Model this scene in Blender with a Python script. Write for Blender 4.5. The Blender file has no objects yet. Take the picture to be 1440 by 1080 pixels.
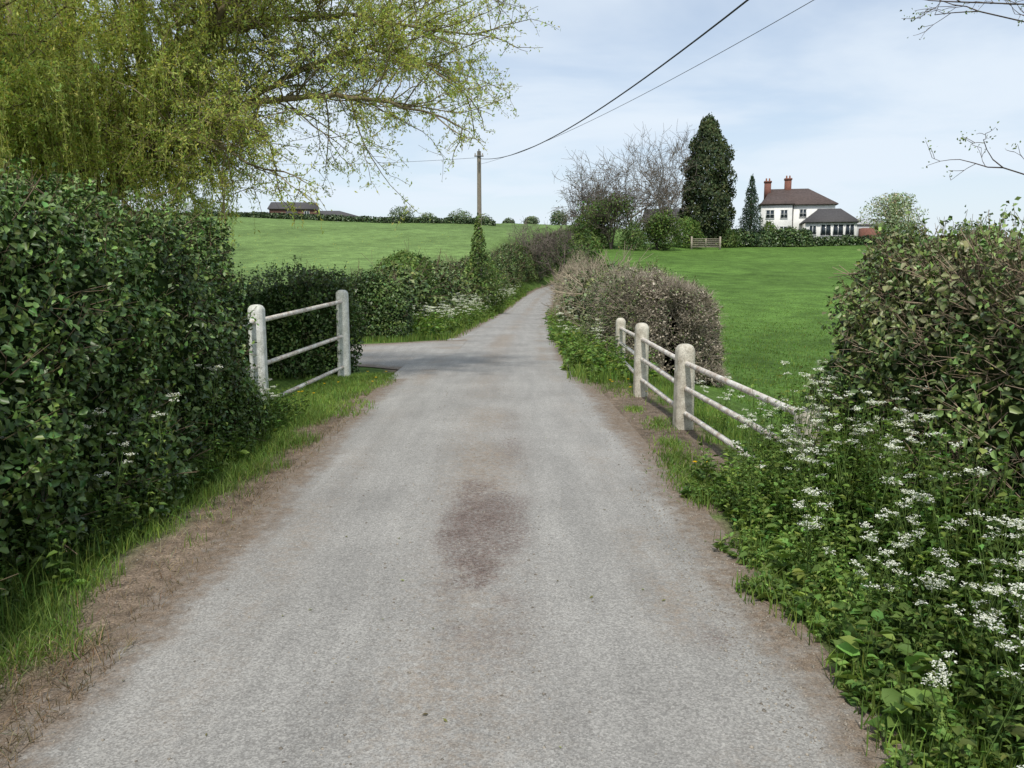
import bpy, math, numpy as np
from mathutils import Vector
rng=np.random.default_rng(7)
S=bpy.context.scene
S.view_settings.view_transform='Standard'; S.view_settings.look='None'; S.view_settings.exposure=0
# ---------------------------------------------------------------- helpers
def _h(i,j,k,seed):
    n=(i*374761393+j*668265263+k*2147483647+seed*1274126177)&0xffffffff
    n=((n^(n>>13))*1274126177)&0xffffffff
    n=((n^(n>>16))*2246822519)&0xffffffff
    return ((n^(n>>15))&0xffff)/65535.0
def vnoise(P,scale=1.0,seed=0):
    Q=np.asarray(P,dtype=float)*scale+1000.0
    I=np.floor(Q).astype(np.int64);F=Q-I;F=F*F*(3-2*F)
    r=0
    for a in (0,1):
        for b in (0,1):
            for c in (0,1):
                w=(F[:,0] if a else 1-F[:,0])*(F[:,1] if b else 1-F[:,1])*(F[:,2] if c else 1-F[:,2])
                r=r+w*_h(I[:,0]+a,I[:,1]+b,I[:,2]+c,seed)
    return r
def fbm(P,scale=1.0,seed=0,o=3):
    r=0;a=.5;t=0
    for k in range(o):
        r=r+a*vnoise(P,scale*2**k,seed+k);t+=a;a*=.5
    return r/t
def sm(x,a,b):
    t=np.clip((x-a)/(b-a),0,1);return t*t*(3-2*t)
def nrm(v): return v/np.maximum(np.linalg.norm(v,axis=1,keepdims=True),1e-9)
def empty(name,loc=(0,0,0)):
    e=bpy.data.objects.new(name,None);S.collection.objects.link(e);return e
def mesh_np(name,V,Fs,mat,cols=None,parent=None,smooth=False,uv=None):
    V=np.asarray(V,dtype=np.float32)
    Fs=[np.asarray(f,dtype=np.int32) for f in Fs if len(f)]
    me=bpy.data.meshes.new(name)
    me.vertices.add(len(V));me.vertices.foreach_set("co",V.ravel())
    li=np.concatenate([f.ravel() for f in Fs])
    tot=np.concatenate([np.full(len(f),f.shape[1],dtype=np.int32) for f in Fs])
    st=np.concatenate([[0],np.cumsum(tot)[:-1]]).astype(np.int32)
    me.loops.add(len(li));me.loops.foreach_set("vertex_index",li)
    me.polygons.add(len(tot));me.polygons.foreach_set("loop_start",st)
    if smooth: me.polygons.foreach_set("use_smooth",np.ones(len(tot),dtype=bool))
    me.update(calc_edges=True)
    if cols is not None:
        c=np.ones((len(V),4),dtype=np.float32);c[:,:3]=cols
        a=me.color_attributes.new("Col",'FLOAT_COLOR','POINT');a.data.foreach_set("color",c.ravel())
    me.materials.append(mat)
    o=bpy.data.objects.new(name,me);S.collection.objects.link(o)
    if parent: o.parent=parent
    return o
class Acc:
    def __init__(s): s.V=[];s.C=[];s.F={};s.n=0
    def add(s,V,Fs,C):
        V=np.asarray(V,dtype=float)
        C=np.broadcast_to(np.asarray(C,dtype=float),(len(V),3)) if np.ndim(C)==1 else C
        s.V.append(V);s.C.append(C)
        for f in Fs:
            f=np.asarray(f)
            if len(f): s.F.setdefault(f.shape[1],[]).append(f+s.n)
        s.n+=len(V)
    def build(s,name,mat,parent=None,smooth=False):
        return mesh_np(name,np.concatenate(s.V),[np.concatenate(v) for v in s.F.values()],mat,np.concatenate(s.C),parent,smooth)
def leaves(acc,P,N,size,asp,col,T=None,fold=.15,six=False):
    n=len(P)
    if n==0:return
    size=np.broadcast_to(size,(n,))[:,None]
    N=nrm(N)
    if T is None: T=rng.normal(size=(n,3))
    T=T-N*np.sum(T*N,1,keepdims=True)*.999;T=nrm(T);B=np.cross(N,T)
    k=size*asp*.5
    if six:
        f=N*size*fold
        V=np.stack([P-T*size*.5,P+B*k*.95-T*size*.22+f,P+B*k*.72+T*size*.16+f*.6,P+T*size*.5-f*1.1,P-B*k*.72+T*size*.16+f*.6,P-B*k*.95-T*size*.22+f],1).reshape(-1,3)
        b=np.arange(n)[:,None]*6
        acc.add(V,[np.concatenate([b+np.array([[0,1,2,3]]),b+np.array([[0,3,4,5]])])],np.repeat(col,6,axis=0));return
    V=np.stack([P-T*size*.5,P+B*k-T*size*.05+N*size*fold,P+T*size*.5-N*size*fold*.6,P-B*k-T*size*.05+N*size*fold],1).reshape(-1,3)
    F=np.arange(4*n).reshape(n,4)
    acc.add(V,[F],np.repeat(col,4,axis=0))
def tubes(acc,A,B,ra,rb,col,sides=4):
    A=np.asarray(A,float);B=np.asarray(B,float);n=len(A)
    if n==0:return
    ra=np.broadcast_to(ra,(n,));rb=np.broadcast_to(rb,(n,))
    D=nrm(B-A);up=np.where(np.abs(D[:,2:3])>.9,np.array([[1.,0,0]]),np.array([[0,0,1.]]))
    U=nrm(np.cross(D,up));W=np.cross(D,U)
    a=np.arange(sides)*2*math.pi/sides
    ring=U[:,None,:]*np.cos(a)[None,:,None]+W[:,None,:]*np.sin(a)[None,:,None]
    V=np.concatenate([A[:,None]+ring*ra[:,None,None],B[:,None]+ring*rb[:,None,None]],1).reshape(-1,3)
    base=np.arange(n)[:,None]*2*sides
    i=np.arange(sides);j=(i+1)%sides
    F=np.stack([base+i,base+j,base+j+sides,base+i+sides],-1).reshape(-1,4)
    if np.ndim(col)==1: col=np.broadcast_to(np.array(col,float),(n,3))
    acc.add(V,[F],np.repeat(col,2*sides,axis=0))
def mixc(a,b,t): 
    a=np.array(a);b=np.array(b);t=np.asarray(t)[:,None];return a*(1-t)+b*t
def leafcol(P,dark,light,scale=1.5,seed=3,jit=.25):
    t=np.clip((fbm(P,scale,seed)-.5)*2.0+.5+rng.normal(0,.25,len(P)),0,1)
    c=mixc(dark,light,t);c=c*(1+rng.normal(0,jit,(len(P),1)))
    c=c*(1+rng.normal(0,.10,(len(P),3))*np.array([1.3,.4,.6]))
    return np.clip(c,.004,.9)
# ---------------------------------------------------------------- materials
def newmat(name):
    m=bpy.data.materials.new(name);m.use_nodes=True;nt=m.node_tree
    return m,nt,nt.nodes["Principled BSDF"],nt.nodes["Material Output"]
def foliage_mat(name,rough=.5,trans=.35,spec=.4):
    m,nt,b,o=newmat(name)
    a=nt.nodes.new("ShaderNodeAttribute");a.attribute_name="Col"
    nt.links.new(a.outputs["Color"],b.inputs["Base Color"])
    b.inputs["Roughness"].default_value=rough;b.inputs["Specular IOR Level"].default_value=spec
    if trans>0:
        t=nt.nodes.new("ShaderNodeBsdfTranslucent")
        g=nt.nodes.new("ShaderNodeMix");g.data_type='RGBA';g.blend_type='MULTIPLY';g.inputs[0].default_value=1
        g.inputs[7].default_value=(1.25,1.3,.7,1)
        nt.links.new(a.outputs["Color"],g.inputs[6]);nt.links.new(g.outputs[2],t.inputs["Color"])
        x=nt.nodes.new("ShaderNodeMixShader");x.inputs[0].default_value=trans
        nt.links.new(b.outputs[0],x.inputs[1]);nt.links.new(t.outputs[0],x.inputs[2]);nt.links.new(x.outputs[0],o.inputs[0])
    return m
def attr_mat(name,rough=.85,noise=30,amt=.4,bump=.3,spec=.2):
    m,nt,b,o=newmat(name)
    a=nt.nodes.new("ShaderNodeAttribute");a.attribute_name="Col"
    n=nt.nodes.new("ShaderNodeTexNoise");n.inputs["Scale"].default_value=noise;n.inputs["Detail"].default_value=3
    tc=nt.nodes.new("ShaderNodeTexCoord");nt.links.new(tc.outputs["Object"],n.inputs["Vector"])
    mr=nt.nodes.new("ShaderNodeMapRange");mr.inputs[1].default_value=.3;mr.inputs[2].default_value=.7
    mr.inputs[3].default_value=1-amt;mr.inputs[4].default_value=1+amt
    nt.links.new(n.outputs[0],mr.inputs[0])
    g=nt.nodes.new("ShaderNodeVectorMath");g.operation='SCALE'
    nt.links.new(a.outputs["Color"],g.inputs[0]);nt.links.new(mr.outputs[0],g.inputs["Scale"])
    nt.links.new(g.outputs[0],b.inputs["Base Color"])
    b.inputs["Roughness"].default_value=rough;b.inputs["Specular IOR Level"].default_value=spec
    if bump>0:
        bp=nt.nodes.new("ShaderNodeBump");bp.inputs["Strength"].default_value=bump;bp.inputs["Distance"].default_value=.02
        nt.links.new(n.outputs[0],bp.inputs["Height"]);nt.links.new(bp.outputs[0],b.inputs["Normal"])
    return m
M_leaf=foliage_mat("hedge_leaf",.45,0,.45)
M_soft=foliage_mat("soft_leaf",.6,.3,.25)
M_wil=foliage_mat("willow_leaf",.6,.45,.25)
M_wood=attr_mat("bark",.9,25,.4,.5)
M_twig=foliage_mat("twig",.9,0,.15)
M_core=foliage_mat("hedge_core",.95,0,.05)
M_petal=foliage_mat("petal",.7,.3,.1)
M_stone=foliage_mat("gravel_stone",.9,0,.2)
# ---------------------------------------------------------------- terrain functions
ty=np.arange(-60,1600,.5)
def table(ys,vs,k):
    v=np.interp(ty,ys,vs);ker=np.hanning(k);ker/=ker.sum()
    return np.convolve(np.pad(v,(k//2,k//2),mode='edge'),ker,'valid')
T_x=table([-60,2.5,6.9,10.5,16,22,26,50,73,92,110,130,150,170,200,260,1600],[-.2,-.22,-.28,-.35,-.42,-.28,-.1,.94,2.35,4.2,7.2,13,20,29,46,80,900],13)
T_z=table([-60,0,12,26,50,73,110,130,150,170,200,300,1600],[0,0,0,-.3,-.75,-.6,.2,2.5,5,7,8,8,5],21)
T_l=table([-60,0,12,20,30,50,75,100,130,150,170,250,600,1600],[-.2,-.2,-.25,-.3,.1,1.0,2.9,5.8,9.1,10.6,11.4,11,8,3],21)
T_r=table([-60,0,10,20,35,60,80,100,120,200,600,1600],[-.5,-.5,-.55,-.6,-.35,1.3,3.3,5.4,6.1,6.1,5,2],21)
T_s=np.gradient(T_x,.5)
def rdx(y): return np.interp(y,ty,T_x)
def rdz(y): return np.interp(y,ty,T_z)
def dist(x,y): return (x-rdx(y))/np.sqrt(1+np.interp(y,ty,T_s)**2)
def H(x,y,under=False):
    x=np.atleast_1d(np.asarray(x,float));y=np.atleast_1d(np.asarray(y,float))
    d=dist(x,y);zr=rdz(y)
    zl=np.interp(y,ty,T_l)+np.maximum(0,-x)*.022*sm(y,40,140)
    zt=np.interp(y,ty,T_r)
    z=zr+sm(-d,1.8,7)*(zl-zr)*(d<0)+sm(d,2.0,5)*(zt-zr)*(d>0)
    P=np.stack([x,y,0*x],1)
    off=sm(np.abs(d),1.9,4)
    z=z+(fbm(P,.35,5)-.5)*.25*off+(fbm(P,2.,9)-.5)*.06*sm(np.abs(d),1.5,2.2)
    z=z+(fbm(P,.03,15)-.5)*2.0*sm(y,30,100)*sm(np.abs(d),6,20)
    w=sm(y,12.6,14.5)*(1-sm(y,20.5,23))*sm(-d,.5,2)
    z=z*(1-w)+w*(rdz(np.full_like(y,17.))-.02)
    if under: z=z-.05*(1-sm(np.abs(d),1.35,1.5))
    return z
def spaced(a,b,fine,ext,g):
    c=list(np.arange(a,b,fine));s=fine;x=c[-1];R=[]
    while x<ext: s*=g;x+=s;R.append(x)
    return c,R
c,R=spaced(-5,5,.09,1500,1.09);s=.09;x=-5;L=[]
while x>-1500: s*=1.09;x-=s;L.append(x)
gx=np.array(L[::-1]+c+R)
c,R=spaced(-2,26,.13,1500,1.035)
gy=np.array([-60,-30,-15,-8,-5,-3.5,-2.7]+c+R)
X,Y=np.meshgrid(gx,gy);x=X.ravel();y=Y.ravel()
z=H(x,y,True)
V=np.stack([x,y,z],1);d=dist(x,y)
nx,ny=len(gx),len(gy)
i=np.arange(nx-1)[None,:]+np.arange(ny-1)[:,None]*nx
F=np.stack([i,i+1,i+nx+1,i+nx],-1).reshape(-1,4)
P0=np.stack([x,y,0*x],1)
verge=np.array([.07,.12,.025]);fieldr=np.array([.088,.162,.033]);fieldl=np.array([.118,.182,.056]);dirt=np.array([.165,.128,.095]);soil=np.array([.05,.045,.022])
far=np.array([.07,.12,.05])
C=np.tile(verge,(len(x),1))
vr=(fbm(P0,.06,51)-.5)[:,None]*2;vr2=(fbm(P0,.35,52)-.5)[:,None]*2
w=sm(d,3.2,4.5)[:,None];C=C*(1-w)+fieldr*(1+vr*.3+vr2*.25)*w
w=sm(-d,3.6,6)[:,None];fl=fieldl*(1+vr*.4+vr2*.3);fl=fl*(1+.22*(1-sm(y,28,60))[:,None]*np.array([1.2,.9,1.6]));C=C*(1-w)+fl*w
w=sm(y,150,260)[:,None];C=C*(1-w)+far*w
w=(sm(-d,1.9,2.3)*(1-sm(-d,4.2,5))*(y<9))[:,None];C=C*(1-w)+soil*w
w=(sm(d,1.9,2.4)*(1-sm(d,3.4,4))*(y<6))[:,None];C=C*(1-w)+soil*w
n1=fbm(P0,1.8,21)-.5;n2=fbm(P0,7,22)-.5
edge=np.where(d>0,np.where((y>5.3)&(y<12.5),2.3,1.6),1.9)+n1*.5+n2*.25
w=(1-sm(np.abs(d),edge-.12,edge+.12))[:,None];C=C*(1-w)+dirt*(1+n2[:,None]*.5)*w
def terrain_mat():
    m,nt,b,o=newmat("ground_grass");N=nt.nodes;Lk=nt.links
    a=N.new("ShaderNodeAttribute");a.attribute_name="Col"
    tc=N.new("ShaderNodeTexCoord")
    cur=a.outputs["Color"]
    for sc,lo,hi,det in ((.8,.76,1.24,5),(9,.66,1.36,4),(80,.6,1.45,2)):
        n=N.new("ShaderNodeTexNoise");n.inputs["Scale"].default_value=sc;n.inputs["Detail"].default_value=det
        Lk.new(tc.outputs["Object"],n.inputs["Vector"])
        mr=N.new("ShaderNodeMapRange");mr.inputs[1].default_value=.32;mr.inputs[2].default_value=.68;mr.inputs[3].default_value=lo;mr.inputs[4].default_value=hi
        Lk.new(n.outputs[0],mr.inputs[0])
        g=N.new("ShaderNodeVectorMath");g.operation='SCALE';Lk.new(cur,g.inputs[0]);Lk.new(mr.outputs[0],g.inputs["Scale"]);cur=g.outputs[0]
        last=n
    Lk.new(cur,b.inputs["Base Color"]);b.inputs["Roughness"].default_value=.95;b.inputs["Specular IOR Level"].default_value=.08
    bp=N.new("ShaderNodeBump");bp.inputs["Strength"].default_value=.7;bp.inputs["Distance"].default_value=.02
    Lk.new(last.outputs[0],bp.inputs["Height"]);Lk.new(bp.outputs[0],b.inputs["Normal"])
    return m
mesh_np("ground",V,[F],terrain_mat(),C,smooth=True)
# ---------------------------------------------------------------- road
def road_mat():
    m,nt,b,o=newmat("asphalt");N=nt.nodes;Lk=nt.links
    tc=N.new("ShaderNodeTexCoord");a=N.new("ShaderNodeAttribute");a.attribute_name="Col"
    sp=N.new("ShaderNodeSeparateColor");Lk.new(a.outputs["Color"],sp.inputs[0])
    v=N.new("ShaderNodeTexVoronoi");v.inputs["Scale"].default_value=150;Lk.new(tc.outputs["Object"],v.inputs["Vector"])
    r=N.new("ShaderNodeValToRGB");e=r.color_ramp.elements
    e[0].color=(.20,.192,.178,1);e[1].color=(.37,.357,.33,1);e[1].position=1
    e2=e.new(.5);e2.color=(.275,.267,.249,1)
    sv=N.new("ShaderNodeSeparateColor");Lk.new(v.outputs["Color"],sv.inputs[0]);Lk.new(sv.outputs[0],r.inputs[0])
    def noise(sc,det=5,rough=.6,stretch=None):
        n=N.new("ShaderNodeTexNoise");n.inputs["Scale"].default_value=sc;n.inputs["Detail"].default_value=det;n.inputs["Roughness"].default_value=rough
        if stretch:
            mp=N.new("ShaderNodeMapping");mp.inputs["Scale"].default_value=stretch;Lk.new(tc.outputs["Object"],mp.inputs[0]);Lk.new(mp.outputs[0],n.inputs[0])
        else: Lk.new(tc.outputs["Object"],n.inputs["Vector"])
        return n
    def scale(cur,n,lo,hi):
        mr=N.new("ShaderNodeMapRange");mr.inputs[1].default_value=.33;mr.inputs[2].default_value=.67;mr.inputs[3].default_value=lo;mr.inputs[4].default_value=hi
        Lk.new(n.outputs[0],mr.inputs[0]);g=N.new("ShaderNodeVectorMath");g.operation='SCALE'
        Lk.new(cur,g.inputs[0]);Lk.new(mr.outputs[0],g.inputs["Scale"]);return g.outputs[0]
    cur=scale(r.outputs[0],noise(.8,4),.88,1.12);cur=scale(cur,noise(2.2,5,.6,(2.6,.28,1)),.9,1.08)
    cur=scale(cur,noise(60,3,.7),.86,1.14)
    def mixin(cur,fac,col,nz,k):
        mm=N.new("ShaderNodeMath");mm.operation='MULTIPLY_ADD';mm.inputs[1].default_value=k;mm.inputs[2].default_value=-k*.5
        Lk.new(nz.outputs[0],mm.inputs[0])
        ad=N.new("ShaderNodeMath");ad.operation='ADD';ad.use_clamp=True;Lk.new(fac,ad.inputs[0]);Lk.new(mm.outputs[0],ad.inputs[1])
        ml=N.new("ShaderNodeMath");ml.operation='MULTIPLY';Lk.new(ad.outputs[0],ml.inputs[0]);
        cl=N.new("ShaderNodeMapRange");cl.inputs[1].default_value=.02;cl.inputs[2].default_value=.4;Lk.new(fac,cl.inputs[0]);Lk.new(cl.outputs[0],ml.inputs[1])
        x=N.new("ShaderNodeMix");x.data_type='RGBA';Lk.new(ml.outputs[0],x.inputs[0]);Lk.new(cur,x.inputs[6])
        Lk.new(col,x.inputs[7]);return x.outputs[2]
    n160=noise(150,2);n25=noise(25,4)
    def speck(c,lo=.55,hi=1.5):
        rg=N.new("ShaderNodeRGB");rg.outputs[0].default_value=(*c,1)
        return scale(scale(rg.outputs[0],n160,lo,hi),n25,.78,1.22)
    cur=mixin(cur,sp.outputs[1],speck((.235,.190,.145)),noise(22,6,.8),3.6)
    cur=mixin(cur,sp.outputs[2],speck((.118,.088,.076),.35,1.8),noise(45,5,.9),4.5)
    cur=mixin(cur,sp.outputs[0],speck((.17,.132,.098)),noise(8,6,.8),2.8)
    Lk.new(cur,b.inputs["Base Color"]);b.inputs["Roughness"].default_value=.9;b.inputs["Specular IOR Level"].default_value=.2
    bp=N.new("ShaderNodeBump");bp.inputs["Strength"].default_value=.4;bp.inputs["Distance"].default_value=.004
    Lk.new(v.outputs["Distance"],bp.inputs["Height"]);Lk.new(bp.outputs[0],b.inputs["Normal"])
    return m
M_road=road_mat()
ry=np.concatenate([np.arange(-3,25,.1),np.arange(25,180,.6)]);ru=np.linspace(-1.62,1.62,49)
YY,UU=np.meshgrid(ry,ru,indexing='ij');yy=YY.ravel();uu=UU.ravel()
sl=np.interp(yy,ty,T_s);cn=1/np.sqrt(1+sl*sl)
px=rdx(yy)+uu*cn;py=yy-uu*sl*cn
pz=rdz(py)+.028-.018*np.abs(uu)**2/2.0
pp=np.stack([px,py,0*px],1)
nn=fbm(pp,1.3,31)-.5;nn2=fbm(pp,.5,33)-.5
junc=((yy>12.7)&(yy<23.5)&(uu<-.5))
dirtm=sm(np.abs(uu),1.16,1.6)*1.1+nn*.9*sm(np.abs(uu),.9,1.3)
dirtm=np.where(junc,.10+nn*.3,dirtm)
grit=np.exp(-((uu-.02)/.36)**2)*(.5+nn2*1.1)*(1-.35*sm(yy,12,30))
grit=np.maximum(grit,np.exp(-((np.abs(uu)-1.05)/.2)**2)*(.22+nn*.9))
wob=fbm(pp,2.5,35)-.5;wob2=fbm(pp,6,36)-.5
patch=np.exp(-(np.abs(px+.24)/(.29+wob*.35))**3-(np.abs(py-5.05)/(.95+wob2*.6))**3)*(.82+wob2*.7)+np.exp(-((px-.0)/.2)**2-((py-7.8)/1.9)**2)*(.3+wob*.5)+np.exp(-((px+.12)/.25)**2-((py-3.6)/.6)**2)*(.2+wob2*.6)
patch+=np.exp(-((px-.93)/.12)**2-((py-3.4)/.15)**2)*.4
Cr=np.clip(np.stack([dirtm,grit,patch],1),0,1)
ni=len(ru);i=np.arange(ni-1)[None,:]+np.arange(len(ry)-1)[:,None]*ni
F=np.stack([i,i+1,i+ni+1,i+ni],-1).reshape(-1,4)
mesh_np("country_lane_road",np.stack([px,py,pz],1),[F],M_road,Cr,smooth=True)
sx=np.concatenate([np.linspace(-1.25,-4,40),np.linspace(-4.2,-30,60)]);sv=np.linspace(0,1,30)
XX,VV=np.meshgrid(sx,sv,indexing='ij');xx=XX.ravel();vv=VV.ravel()
lo=15.7-2.7*np.exp((xx+1.2)/1.0)+np.maximum(0,-xx-4)*-.08;hi=19.6+3.6*np.exp((xx+1.2)/1.3)+np.maximum(0,-xx-4)*-.08
yy2=lo+(hi-lo)*vv;zz=H(xx,yy2)+.016
pp=np.stack([xx,yy2,zz],1);nn=fbm(pp,1.3,41)-.5
dm=sm(np.abs(vv-.5)*2,.72,1)+nn*.4
Cs=np.clip(np.stack([dm,.25+nn*.8,0*dm],1),0,1)
ni=len(sv);i=np.arange(ni-1)[None,:]+np.arange(len(sx)-1)[:,None]*ni
F=np.stack([i,i+ni,i+ni+1,i+1],-1).reshape(-1,4)
mesh_np("side_lane_road",pp,[F],M_road,Cs,smooth=True)
# ---------------------------------------------------------------- hedges
def hedge(name,path,width,height,count,lsize,dark,light,lump=.18,thick=.22,twigs=0,twigcol=(.16,.12,.08),browny=None,lumpscale=1.3,seed=0,endr=.7,asp=.6,zoff=0,shoots=0,gap=.5,six=False,corecol=None):
    e=empty(name)
    path=np.array(path,float);seg=np.linalg.norm(np.diff(path,axis=0),axis=1);cum=np.concatenate([[0],np.cumsum(seg)]);Lt=cum[-1]
    width=np.atleast_1d(width);height=np.atleast_1d(height)
    ws=np.linspace(0,Lt,len(width)) if len(width)>1 else None
    hs=np.linspace(0,Lt,len(height)) if len(height)>1 else None
    th=np.linspace(0,math.pi,200);cx=np.sign(np.cos(th))*np.abs(np.cos(th))**.45;cz=np.abs(np.sin(th))**.5
    W0=width.mean();H0=height.mean()
    al=np.concatenate([[0],np.cumsum(np.hypot(np.diff(cx)*W0/2,np.diff(cz)*H0))]);al/=al[-1]
    def surf(s,a,ins=0):
        t=np.interp(a,al,th);c=np.sign(np.cos(t))*np.abs(np.cos(t))**.45;q=np.abs(np.sin(t))**.5
        de=np.minimum(s,Lt-s);f=np.sqrt(np.clip(1-(np.clip(endr-de,0,endr)/endr)**2,0,1))
        sc=ins+s*(Lt-2*ins)/Lt
        x=np.interp(sc,cum,path[:,0]);y=np.interp(sc,cum,path[:,1])
        x2=np.interp(s+.3,cum,path[:,0]);y2=np.interp(s+.3,cum,path[:,1]);x1=np.interp(s-.3,cum,path[:,0]);y1=np.interp(s-.3,cum,path[:,1])
        tx=x2-x1;tyy=y2-y1;l=np.hypot(tx,tyy)+1e-9;tx/=l;tyy/=l
        w=np.interp(s,ws,width) if ws is not None else width[0]
        h=np.interp(s,hs,height) if hs is not None else height[0]
        hw=np.maximum(w/2-ins,.03)*(.02+.98*f);hh=(h-ins)*(.86+.14*f)
        sd=np.where(s<Lt/2,-1,1)*(1-f)
        X=x+tyy*c*hw;Yy=y-tx*c*hw
        base=H(X,Yy)+zoff
        P=np.stack([X,Yy,base+q*hh],1)
        Nn=nrm(np.stack([tyy*c*(.2+np.abs(c)**3)+tx*sd,-tx*c*(.2+np.abs(c)**3)+tyy*sd,q**6*.9+.1],1))
        n=(fbm(P,lumpscale,seed+50)-.5)*2*lump*2+(fbm(P,lumpscale*4,seed+60,2)-.5)*lump*1.3
        P=P+Nn*n[:,None]
        return P,Nn
    ns=max(12,int(Lt/.25));na=26
    se=endr*(1-np.cos(np.linspace(0,math.pi/2,7)))
    sg=np.concatenate([se,np.linspace(endr,Lt-endr,min(ns,400))[1:-1],Lt-se[::-1]])
    Sg,Ag=np.meshgrid(sg,np.linspace(0,1,na),indexing='ij')
    P,Nn=surf(Sg.ravel(),Ag.ravel(),ins=thick*.9)
    m0=Sg.shape[0];i=np.arange(na-1)[None,:]+np.arange(m0-1)[:,None]*na
    F=np.stack([i,i+na,i+na+1,i+1],-1).reshape(-1,4)
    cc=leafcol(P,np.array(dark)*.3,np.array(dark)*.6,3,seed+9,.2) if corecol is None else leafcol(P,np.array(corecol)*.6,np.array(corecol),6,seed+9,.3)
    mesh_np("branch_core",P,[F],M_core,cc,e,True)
    n=int(count);s=rng.uniform(0,Lt,n)
    k=int(n*min(.35,2*W0*H0*1.2/((2*H0+W0)*Lt)));ph=rng.uniform(0,math.pi/2,k);se=endr*(1-np.sin(ph))
    s[:k]=np.where(rng.random(k)<.5,se,Lt-se)
    P,Nn=surf(s,rng.random(n))
    keep=fbm(P,3.2,seed+70)+rng.random(n)*.5>gap;P=P[keep];Nn=Nn[keep];n=len(P)
    dep=rng.random(n)**1.6*thick*1.5-thick*.3;P=P-Nn*dep[:,None]+rng.normal(0,.02,(n,3))
    N2=Nn*.6+rng.normal(0,.6,(n,3))+np.array([0,0,.35])
    col=leafcol(P,dark,light,2.2,seed+80)
    if browny is not None:
        t=browny(P)[:,None]*(rng.random((n,1))<.7);col=col*(1-t)+np.array(twigcol)*rng.uniform(.6,1.6,(n,1))*t
    ac=Acc();leaves(ac,P,N2,lsize*rng.uniform(.5,1.35,n),asp*(1.1 if six else 1),col,six=six)
    tw=Acc()
    if shoots:
        s=rng.uniform(0,Lt,shoots);a=np.clip(rng.normal(.5,.2,shoots),.1,.9);P,Nn=surf(s,a)
        D=nrm(Nn*.4+rng.normal(0,.28,(shoots,3))+np.array([0,0,.7]));ln=rng.uniform(.08,.3,shoots)
        tubes(tw,P-Nn*.05,P+D*ln[:,None],.0025,.0015,np.array([.14,.11,.06]),3)
        K=9;idx=np.repeat(np.arange(shoots),K);t=rng.uniform(0,1.05,shoots*K)
        Q=P[idx]+D[idx]*(ln[idx]*t)[:,None]+rng.normal(0,lsize*.35,(shoots*K,3))
        leaves(ac,Q,rng.normal(0,.6,(shoots*K,3))+np.array([0,0,.5]),lsize*rng.uniform(.5,1.,shoots*K),asp,leafcol(Q,np.array(dark)*1.5+np.array([.02,.03,0]),np.array(light)*1.25,2,seed))
    ac.build("leaves",M_leaf,e)
    if twigs:
        s=rng.uniform(0,Lt,twigs)
        if corecol is not None: k=twigs//3;s[:k]=endr*(1-np.sin(rng.uniform(0,math.pi/2,k)))
        a=np.clip(rng.normal(.5,.3,twigs),.03,.97);P,Nn=surf(s,a)
        D=nrm(Nn*.5+rng.normal(0,.5,(twigs,3))+np.array([0,0,.3]));ln=rng.uniform(.08,.34,twigs)[:,None]*max(1,lsize/.05)
        A=P-Nn*.12;B=A+D*ln;r=rng.uniform(.002,.005,twigs)*max(1,lsize/.05)
        cl=np.array(twigcol)*rng.uniform(.5,1.5,(twigs,1))
        tubes(tw,A,B,r,r*.5,cl,3)
        D2=nrm(D+rng.normal(0,.5,(twigs,3)));tubes(tw,A+D*ln*.5,A+D*ln*.5+D2*ln*.6,r*.7,r*.4,cl,3)
    if tw.n: tw.build("twigs",M_twig,e)
    return e
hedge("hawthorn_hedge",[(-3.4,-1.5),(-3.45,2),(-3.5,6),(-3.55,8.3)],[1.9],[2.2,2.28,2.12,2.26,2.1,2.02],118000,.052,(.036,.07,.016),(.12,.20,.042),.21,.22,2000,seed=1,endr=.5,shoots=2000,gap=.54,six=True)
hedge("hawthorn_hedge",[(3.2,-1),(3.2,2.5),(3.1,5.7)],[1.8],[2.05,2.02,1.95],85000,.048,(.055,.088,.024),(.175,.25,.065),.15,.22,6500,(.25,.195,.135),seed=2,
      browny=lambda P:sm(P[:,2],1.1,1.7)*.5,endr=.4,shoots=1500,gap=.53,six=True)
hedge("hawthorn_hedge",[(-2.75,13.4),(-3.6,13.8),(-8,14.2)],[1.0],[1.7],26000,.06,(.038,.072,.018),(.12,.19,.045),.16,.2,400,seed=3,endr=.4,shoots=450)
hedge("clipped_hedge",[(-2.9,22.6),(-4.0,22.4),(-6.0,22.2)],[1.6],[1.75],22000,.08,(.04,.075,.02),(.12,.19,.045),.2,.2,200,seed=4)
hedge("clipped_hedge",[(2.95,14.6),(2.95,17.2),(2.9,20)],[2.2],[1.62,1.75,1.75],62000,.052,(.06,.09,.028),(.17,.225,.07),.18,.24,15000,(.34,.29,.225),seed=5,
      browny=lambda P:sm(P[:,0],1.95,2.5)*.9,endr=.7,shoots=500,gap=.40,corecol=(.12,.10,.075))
def along(y0,y1,d,n=14):
    yy=np.linspace(y0,y1,n);return [(float(rdx(v)+d*math.sqrt(1+float(np.interp(v,ty,T_s))**2)),float(v)) for v in yy]
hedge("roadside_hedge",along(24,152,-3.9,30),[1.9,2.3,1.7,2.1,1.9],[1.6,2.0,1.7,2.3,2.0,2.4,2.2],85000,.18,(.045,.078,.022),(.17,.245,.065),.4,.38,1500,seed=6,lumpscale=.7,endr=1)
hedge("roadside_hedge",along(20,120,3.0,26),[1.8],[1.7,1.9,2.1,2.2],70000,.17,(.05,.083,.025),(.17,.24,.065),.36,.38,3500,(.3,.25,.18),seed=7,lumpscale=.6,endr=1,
      browny=lambda P:np.clip((fbm(P,.12,77)-.5)*5,0,.7))
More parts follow.
